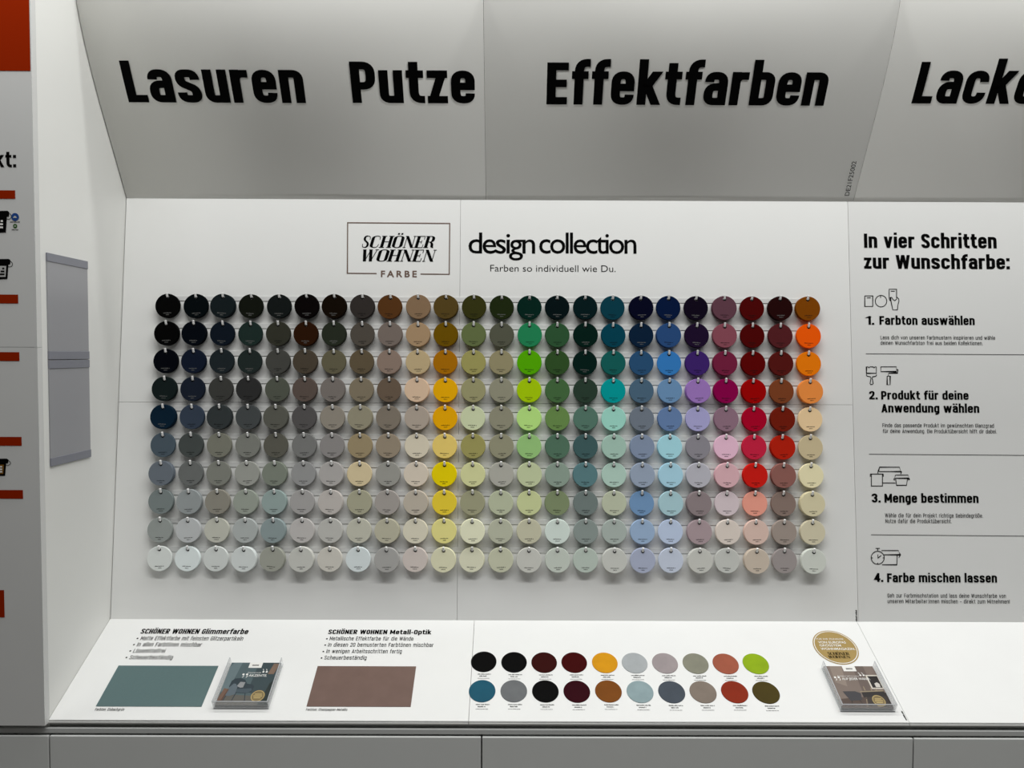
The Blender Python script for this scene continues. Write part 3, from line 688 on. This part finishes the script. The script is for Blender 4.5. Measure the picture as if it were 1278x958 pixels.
line(c1, D6, 'SCHÖNER WOHNEN Metall-Optik', 238, 861, 150, 124, S=DESK)
line(c1, D5, 'Farbton: Eisbachgrün', 272, 417, 506, 493, False, 'caption', DESK, INK, .13); line(c1, D6, 'Farbton: Champagner-Metallic', 105, 355, 613, 599, False, 'caption', DESK, INK, .13)
def field(pts, m, label):
    q = [DESK.px(u, v) for u, v in pts]; mb = MB()
    a0 = (q[0][0] + q[3][0]) / 2; a1 = (q[1][0] + q[2][0]) / 2; b1 = (q[0][1] + q[1][1]) / 2; b0 = (q[2][1] + q[3][1]) / 2
    mb.box((a0, b0, .0001), (a1, b1, .0011), M=lambda x, y, z: DESK.at(x, y, z), bev=.0003)
    return tag(mb.build('colour_sample_field', m), label, 'colour sample')
TEAL = mat('teal_glimmer_paint', (.106, .166, .168), .5, spec=.15, noise=.07, scale=260)
COPP = mat('champagne_metal_paint', (.168, .108, .090), .5, spec=.15, noise=.16, scale=26)
field([D5(393, 281), D5(890, 283.5), D5(804, 487), D5(277, 484)], TEAL, 'flat teal green painted sample field left of a brochure holder')
field([D6(178, 345), D6(772, 345), D6(737, 590), D6(107, 588)], COPP, 'flat brownish bronze metallic painted sample field on the countertop')
DISC = (('0d1418', 'blue black', 105, 111), ('0f1414', 'black', 223, 113), ('3d201f', 'dark red brown', 340, 114), ('450f18', 'dark wine red', 457, 114), ('d4940a', 'golden yellow', 576, 115), ('a9adaf', 'silver', 692, 116), ('9f9596', 'pale mauve silver', 810, 117), ('8a897a', 'khaki grey', 929, 118), ('a05a46', 'copper', 1046, 119), ('8fac22', 'bright lime green', 1163, 119),
        ('24576c', 'petrol blue', 99, 225), ('6f7173', 'grey', 222, 225), ('1d1a1d', 'anthracite', 345, 226), ('3a1222', 'deep plum', 467, 227), ('7c4918', 'bronze brown', 590, 226), ('8fa2a6', 'pale ice blue', 713, 228), ('4b525b', 'slate blue', 836, 229), ('84786e', 'taupe grey', 958, 229), ('8a3019', 'rust red', 1081, 229), ('4b400c', 'dark olive gold', 1203, 231))
for k, (hx, nm, x, y) in enumerate(DISC):
    a, b = DESK.px(570 + x / 3.117, 790 + y / 3.117); R_ = .0327
    m = mat('metallic_' + nm.replace(' ', '_'), tuple(min(.9, max(.0008, q / 1.04 - .011)) for q in lin(hx)), .5, spec=.05 if sum(lin(hx)) < .08 else .14, noise=.16, scale=34)
    mb = MB(); n = 40; ci = [(a + R_ * math.cos(2 * math.pi * j / n), b + R_ * math.sin(2 * math.pi * j / n)) for j in range(n)]; rim = [(a + (R_ - .0005) * math.cos(2 * math.pi * j / n), b + (R_ - .0005) * math.sin(2 * math.pi * j / n)) for j in range(n)]
    mb.add([DESK.at(p, q, .0001) for p, q in ci] + [DESK.at(p, q, .0010) for p, q in ci] + [DESK.at(p, q, .0015) for p, q in rim],
           [tuple(range(n - 1, -1, -1)), tuple(range(2 * n, 3 * n))] + [(j, (j + 1) % n, n + (j + 1) % n, n + j) for j in range(n)] + [(n + j, n + (j + 1) % n, 2 * n + (j + 1) % n, 2 * n + j) for j in range(n)])
    tag(mb.build('sample_disc', m), nm + ' round metallic sample on the countertop, ' + ('back' if k < 10 else 'front') + ' row, ' + NUM[k % 10] + ' from left', 'colour sample', 'round metallic samples on the countertop')
    mb = MB(); rowk = k // 10
    for q, (ww_, hh) in enumerate(((.034, .0030), (.018, .0034), (.030, .0016))):
        ticks(mb, DESK, a - .014 + (.005 if q == 1 else 0), b - R_ - .0075 - .0062 * q, ww_, hh, .0006, 200 + k * 3 + q)
    mb.build('caption', FAINT, c2)
mb = MB(); a, b = DESK.px(1131, 893); a1, b1 = DESK.px(1136, 901)
a0_, b0_ = SD2 - .006, .022; ticks(mb, DESK, a0_ + .003, b0_ - .016, .026, .0040, .0006, 77, math.pi / 2); mb.build('small_print', INK, c2)

# gold round sticker
_, bt = DESK.px(1043, 786.5); _, bb = DESK.px(1043, 829.5); sa, sb = DESK.px(1043, 808); sr = (bt - bb) / 2 * .985; sb = (bt + bb) / 2
mb = MB(); mb.disc(DESK, sa, sb, sr, .0006, 64); st_ = tag(mb.build('round_sticker', GOLD), 'round gold sticker with white lettering on the countertop behind the right brochure holder', 'sticker')
mb = MB(); ring = []
n = 64; ri, ro_ = sr * .915, sr * .95
mb.add([DESK.at(sa + q * math.cos(2 * math.pi * j / n), sb + q * math.sin(2 * math.pi * j / n), .0009) for q in (ri, ro_) for j in range(n)], [(j, n + j, n + (j + 1) % n, (j + 1) % n) for j in range(n)]); mb.build('ring_print', CREAM, st_)
def D9(x, y): return 1005 + x / 8.33, 780 + y / 8.33
for txt, x0, x1, base, cap, bo, m, bd in (('FÜR IHR ZUHAUSE', 118, 398, 153, 136, 0, CREAM, 0), ('VON EUROPAS', 138, 425, 190, 167, .012, CREAM, 1), ('GRÖSSTEM', 152, 375, 222, 200, .012, CREAM, 1), ('WOHNMAGAZIN.', 165, 522, 258, 235, .012, CREAM, 1)):
    u0, v = D9(x0, base); u1, _ = D9(x1, base); um = (u0 + u1) / 2; a, b = DESK.px(u0, v); a1, _ = DESK.px(u1, v); b1 = DESK.px(um, D9(0, cap)[1])[1]; mb = MB()
    put(mb, DESK, plain(txt, bo), a, b, a1 - a, (b1 - DESK.px(um, v)[1]), .0010); mb.build('lettering', m, st_)
for txt, x0, x1, base, cap in (('SCHÖNER', 240, 462, 310, 282), ('WOHNEN', 247, 474, 344, 317)):
    u0, v = D9(x0, base); u1, _ = D9(x1, base); um = (u0 + u1) / 2; a, b = DESK.px(u0, v); a1, _ = DESK.px(u1, v); b1 = DESK.px(um, D9(0, cap)[1])[1]; mb = MB()
    V_, F_, w__ = serif(txt); put(mb, DESK, ([np.array([q[0] - .27 * q[1], q[1]]) for q in V_], F_, w__ - .2), a, b, a1 - a, (b1 - DESK.px(um, v)[1]), .0010); mb.build('lettering', BLACK, st_)

# brochure holders with brochures
CLEAR = bpy.data.materials.new('clear_acrylic'); CLEAR.use_nodes = True; MATS['clear_acrylic'] = CLEAR
_b = CLEAR.node_tree.nodes['Principled BSDF']; _b.inputs['Base Color'].default_value = (.80, .82, .84, 1); _b.inputs['Roughness'].default_value = .06
_b.inputs['Alpha'].default_value = .22; _b.inputs['Specular IOR Level'].default_value = .6
_lw = CLEAR.node_tree.nodes.new('ShaderNodeLayerWeight'); _lw.inputs['Blend'].default_value = .35
_mr = CLEAR.node_tree.nodes.new('ShaderNodeMapRange'); _mr.inputs['To Min'].default_value = .07; _mr.inputs['To Max'].default_value = .55
CLEAR.node_tree.links.new(_lw.outputs['Facing'], _mr.inputs['Value']); CLEAR.node_tree.links.new(_mr.outputs['Result'], _b.inputs['Alpha'])
EDGE = mat('acrylic_cut_edge', (.42, .43, .45), .25, spec=.5)
PAGES = mat('brochure_pages', (.38, .38, .37), .7, noise=.2, scale=300)
class Cover:
    """cover of a brochure: x to the right and y upward, both 0 to 1"""
    def __init__(s, a0, a1, b0, b1, z): s.q = (a0, a1, b0, b1, z)
    def at(s, x, y, off=0.0):
        a0, a1, b0, b1, z = s.q; return DESK.at(a0 + (a1 - a0) * x, b0 + (b1 - b0) * y, z + off)
def pm(hx, nm, e=1.0, rough=.4): return mat(nm, tuple(q / e for q in lin(hx)), rough, spec=.25, noise=.08, scale=50)
def holder(a0, a1, b0, b1, h, art, lab, blabs):
    hd = empty('brochure_holder', DESK.at((a0 + a1) / 2, (b0 + b1) / 2, 0)); tag(hd, lab, 'brochure holder', 'clear brochure holders on the countertop')
    M = lambda x, y, z: DESK.at(x, y, z); t_ = .0025
    def pane(nm, lo, hi, m=CLEAR, bev=.0004):
        mb = MB(); mb.box(lo, hi, M=M, bev=bev); o = mb.build(nm, m); o.parent = hd; o.matrix_parent_inverse = Matrix.Translation(hd.location).inverted(); return o
    pane('base', (a0, b0, .0002), (a1, b1, t_))
    lp = pane('front_lip', (a0, b0, t_), (a1, b0 + t_, h))
    for x0, x1 in ((a0, a0 + t_), (a1 - t_, a1)):
        pane('side_wall', (x0, b0 + t_, t_), (x1, b1, h))
        pane('rim', (x0 + .0003, b0 + t_, h), (x1 - .0003, b1, h + .0006), EDGE, 0)
    pane('rim', (a0, b0 + .0003, h), (a1, b0 + t_ - .0003, h + .0006), EDGE, 0)
    pane('rim', (a0 + .0005, b0 - .0006, .0004), (a1 - .0005, b0, t_), EDGE, 0)
    nb = 2; th = .0030; c0, c1, d0, d1 = a0 + t_ + .0012, a1 - t_ - .0012, b0 + t_ + .001, b1 - .0025
    for k in range(nb):
        z0 = t_ + .0004 + th * k; mb = MB(); jx = rng.uniform(-.0008, .0008)
        mb.box((c0 + jx, d0, z0), (c1 + jx, d1, z0 + th - .0004), M=M)
        o = tag(mb.build('brochure', PAGES), blabs[k], 'brochure', 'brochures in the clear holders')
        if k == nb - 1:
            S = Cover(c0 + jx, c1 + jx, d0, d1, z0 + th - .0004 + .0002); art(S, o)
def shape(S, o, nm, m, pts, off):
    mb = MB(); mb.poly(S, pts, off); return mb.build(nm, m, o)
def lett(S, o, nm, m, artd, x, y, wdt, cap, off):
    mb = MB(); V_, F_, w__ = artd; mb.add([S.at(x + p * wdt / w__, y + q * cap, off) for p, q in V_], F_); return mb.build(nm, m, o)
def seal(S, o, x, y, rx, ry, off):
    mb = MB(); n = 32; mb.add([S.at(x + rx * math.cos(2 * math.pi * j / n), y + ry * math.sin(2 * math.pi * j / n), off) for j in range(n)], [tuple(range(n))]); s = mb.build('gold_seal', pm('7f6e4a', 'pale_gold_print'), o)
    mb = MB(); mb.add([S.at(x + q * rx * math.cos(2 * math.pi * j / n), y + q * ry * math.sin(2 * math.pi * j / n), off + .0002) for q in (.86, .93) for j in range(n)], [(j, n + j, n + (j + 1) % n, (j + 1) % n) for j in range(n)]); mb.build('ring_print', pm('c7b078', 'dark_gold_print'), s)
    for k in range(3):
        mb = MB(); yy = y + ry * (.30 - .3 * k); xx = rx * (.5 if k != 1 else .62); mb.add([S.at(p, q, off + .0002) for p, q in ((x - xx, yy - ry * .06), (x + xx, yy - ry * .06), (x + xx, yy + ry * .06), (x - xx, yy + ry * .06))], [(0, 1, 2, 3)]); mb.build('seal_print', MATS['dark_gold_print'], s)
def tab(S, o):
    shape(S, o, 'white_tab', CREAM, [(.37, .87), (.63, .87), (.63, 1.0), (.37, 1.0)], .0003)
    mb = MB(); rg = random.Random(5)
    for k in range(7): x = .435 + k * .019; mb.add([S.at(p, q, .0005) for p, q in ((x, .915), (x + .012, .915), (x + .014, .95), (x + .002, .95))], [(0, 1, 2, 3)])
    mb.build('tab_print', FAINT, o)
def quotes(S, o, x, y, s, up):
    mb = MB()
    for d in (0, .6):
        vv, ff = pen(rounded([(.28, .55 if up else .45), (.28, .3 if not up else .7), (.12, .05 if not up else .95)], .1), .10, .10, .1)
        n = 12; mb.add([S.at(x + s * (d + .2 + .19 * math.cos(2 * math.pi * j / n)), y + s * ((.68 if not up else .32) + .19 * math.sin(2 * math.pi * j / n)), .0006) for j in range(n)], [tuple(range(n))])
        mb.add([S.at(x + s * (d + p + (.06 if not up else -.14)), y + s * q, .0006) for p, q in vv], ff)
    mb.build('quotation_mark', CREAM, o)
def blob(cx, cy, pts): return [(cx + x, cy + y) for x, y in pts]
def cover_chair(S, o):
    R4 = lambda x0, y0, x1, y1: [(x0, y0), (x1, y0), (x1, y1), (x0, y1)]
    shape(S, o, 'cover', pm('4f5f63', 'cover_teal_wall'), R4(0, 0, 1, 1), 0)
    shape(S, o, 'picture_wall', pm('39474b', 'cover_dark_wall'), [(.52, .3), (1, .1), (1, 1), (.56, 1)], .0001)
    shape(S, o, 'picture_wall', pm('66767a', 'cover_pale_wall'), [(0, .3), (.14, .3), (.22, 1), (.06, 1), (0, .9)], .0001)
    shape(S, o, 'picture_floor', pm('5f5c56', 'cover_floor'), [(0, 0), (1, 0), (1, .12), (.75, .2), (0, .25)], .0001)
    shape(S, o, 'picture_floor', pm('26302f', 'cover_shade'), [(.78, .0), (1, 0), (1, .62), (.9, .5), (.86, .28)], .00015)
    D = pm('2f3b42', 'cover_chair'); 
    shape(S, o, 'picture_armchair', D, [(.13, .42), (.14, .55), (.19, .61), (.30, .62), (.40, .58), (.46, .49), (.58, .47), (.62, .42), (.61, .30), (.50, .26), (.20, .28)], .0002)
    shape(S, o, 'picture_seat', pm('46535b', 'cover_seat'), [(.27, .36), (.58, .38), (.60, .33), (.52, .27), (.30, .29)], .0003)
    shape(S, o, 'picture_cushion', pm('8f9092', 'cover_cushion'), [(.28, .43), (.32, .53), (.42, .52), (.41, .40), (.36, .39)], .0004)
    shape(S, o, 'picture_blanket', pm('5d6870', 'cover_blanket'), [(.08, .22), (.13, .38), (.20, .49), (.25, .48), (.30, .40), (.30, .24), (.2, .2)], .0004)
    for x0, x1 in ((.14, .10), (.30, .27), (.48, .53)):
        shape(S, o, 'picture_chair_leg', D, [(x0, .27), (x0 + .02, .27), (x1 + .015, .06), (x1, .06)], .0003)
    shape(S, o, 'picture_shelf', pm('7c6657', 'cover_wood'), [(.80, .72), (.92, .72), (.98, .97), (.86, .98)], .0003)
    shape(S, o, 'picture_log', pm('705648', 'cover_log'), [(.0, .10), (.09, .10), (.14, .36), (.05, .38)], .0005)
    shape(S, o, 'picture_log', pm('5c4338', 'cover_log_shade'), [(.07, .10), (.10, .10), (.15, .35), (.13, .36)], .0006)
    tab(S, o); lett(S, o, 'title_lettering', CREAM, plain('AKZENTE.', .01), .44, .655, .36, .055, .0006); lett(S, o, 'title_lettering', CREAM, plain('Inspirierende', -.01), .40, .735, .26, .035, .0006)
    quotes(S, o, .30, .625, .12, False); quotes(S, o, .68, .735, .11, True); seal(S, o, .755, .20, .135, .135, .0007)
def cover_table(S, o):
    R4 = lambda x0, y0, x1, y1: [(x0, y0), (x1, y0), (x1, y1), (x0, y1)]
    shape(S, o, 'cover', pm('7a6c64', 'cover_brown_wall'), R4(0, 0, 1, 1), 0)
    shape(S, o, 'picture_wall', pm('685b55', 'cover_brown_panel'), [(.55, .3), (.8, .3), (.8, 1), (.58, 1)], .0001)
    shape(S, o, 'picture_wall', pm('8c7e74', 'cover_brown_light'), [(.1, .6), (.3, .5), (.36, 1), (.12, 1)], .0001)
    shape(S, o, 'picture_floor', pm('54463f', 'cover_brown_floor'), [(0, 0), (1, 0), (1, .2), (.5, .25), (0, .2)], .00015)
    shape(S, o, 'picture_floor', pm('3b3431', 'cover_brown_shade'), [(.55, .05), (1, .0), (1, .35), (.6, .36)], .0002)
    f_ = shape(S, o, 'picture_frame', pm('cfc8bd', 'cover_frame'), [(.76, .44), (1.0, .44), (1.0, .78), (.76, .78)], .0003)
    shape(S, o, 'picture_frame_inner', pm('24201f', 'cover_frame_dark'), [(.79, .47), (.985, .47), (.985, .75), (.79, .75)], .0004); shape(S, o, 'picture_vase', pm('c9c4bd', 'cover_vase'), [(.86, .48), (.95, .48), (.96, .56), (.92, .6), (.86, .57)], .0005)
    T = pm('2e2a29', 'cover_table_dark')
    shape(S, o, 'picture_table', pm('94866f', 'cover_table_edge'), [(.50, .36), (.97, .385), (.97, .41), (.50, .385)], .0004)
    shape(S, o, 'picture_table', T, [(.52, .24), (.97, .28), (.97, .385), (.52, .36)], .00035)
    shape(S, o, 'picture_chair', pm('413f43', 'cover_chair_grey'), [(.16, .38), (.40, .385), (.50, .34), (.47, .18), (.24, .16), (.20, .26)], .0004)
    for x0, x1 in ((.26, .22), (.40, .46), (.55, .50), (.66, .72)): shape(S, o, 'picture_chair_leg', T if x0 < .5 else MATS['cover_table_edge'], [(x0, .2), (x0 + .015, .2), (x1 + .012, .02), (x1, .02)], .0003)
    for x, hh in ((.60, .10), (.73, .07), (.82, .05)): shape(S, o, 'picture_bottle', MATS['cover_table_edge'], [(x, .40), (x + .022, .40), (x + .02, .40 + hh), (x + .004, .40 + hh)], .0005)
    tab(S, o); lett(S, o, 'title_lettering', CREAM, plain('AUF JEDER WAND.', .01), .26, .655, .56, .055, .0006); lett(S, o, 'title_lettering', CREAM, plain('Inspirationen', -.01), .2, .735, .42, .035, .0006)
    quotes(S, o, .11, .635, .12, False); quotes(S, o, .64, .735, .11, True); seal(S, o, .78, .16, .125, .135, .0007)
def span(l, r, t, h):
    a0, b0 = DESK.px(*l); a1, b0_ = DESK.px(*r); a2, b1 = DESK.px(t[0], t[1], .009); b1 += .0025; return a0, a1, (b0 + b0_) / 2, b1
H_ = .0240
a0, a1, b0, b1 = span((266.3, 883.8), (335.6, 884.3), (350.4, 826.6), H_)
lowl = ['lower']
holder(a0, a1, b0, b1, H_, cover_chair, 'clear acrylic brochure holder between teal and bronze sample fields',
       [w_ + ' brochure lying under the armchair brochure in the holder beside the teal field' for w_ in lowl] + ['topmost brochure with armchair picture on dark teal cover'])
a0, a1, b0, b1 = span((1048.5, 887.6), (1117.2, 887.8), (1088, 831), H_)
holder(a0, a1, b0, b1, H_, cover_table, 'clear acrylic brochure holder below the round gold sticker',
       [w_ + ' brochure lying under the dining table brochure in the holder below the gold sticker' for w_ in lowl] + ['topmost brochure with dining table picture on brown cover'])
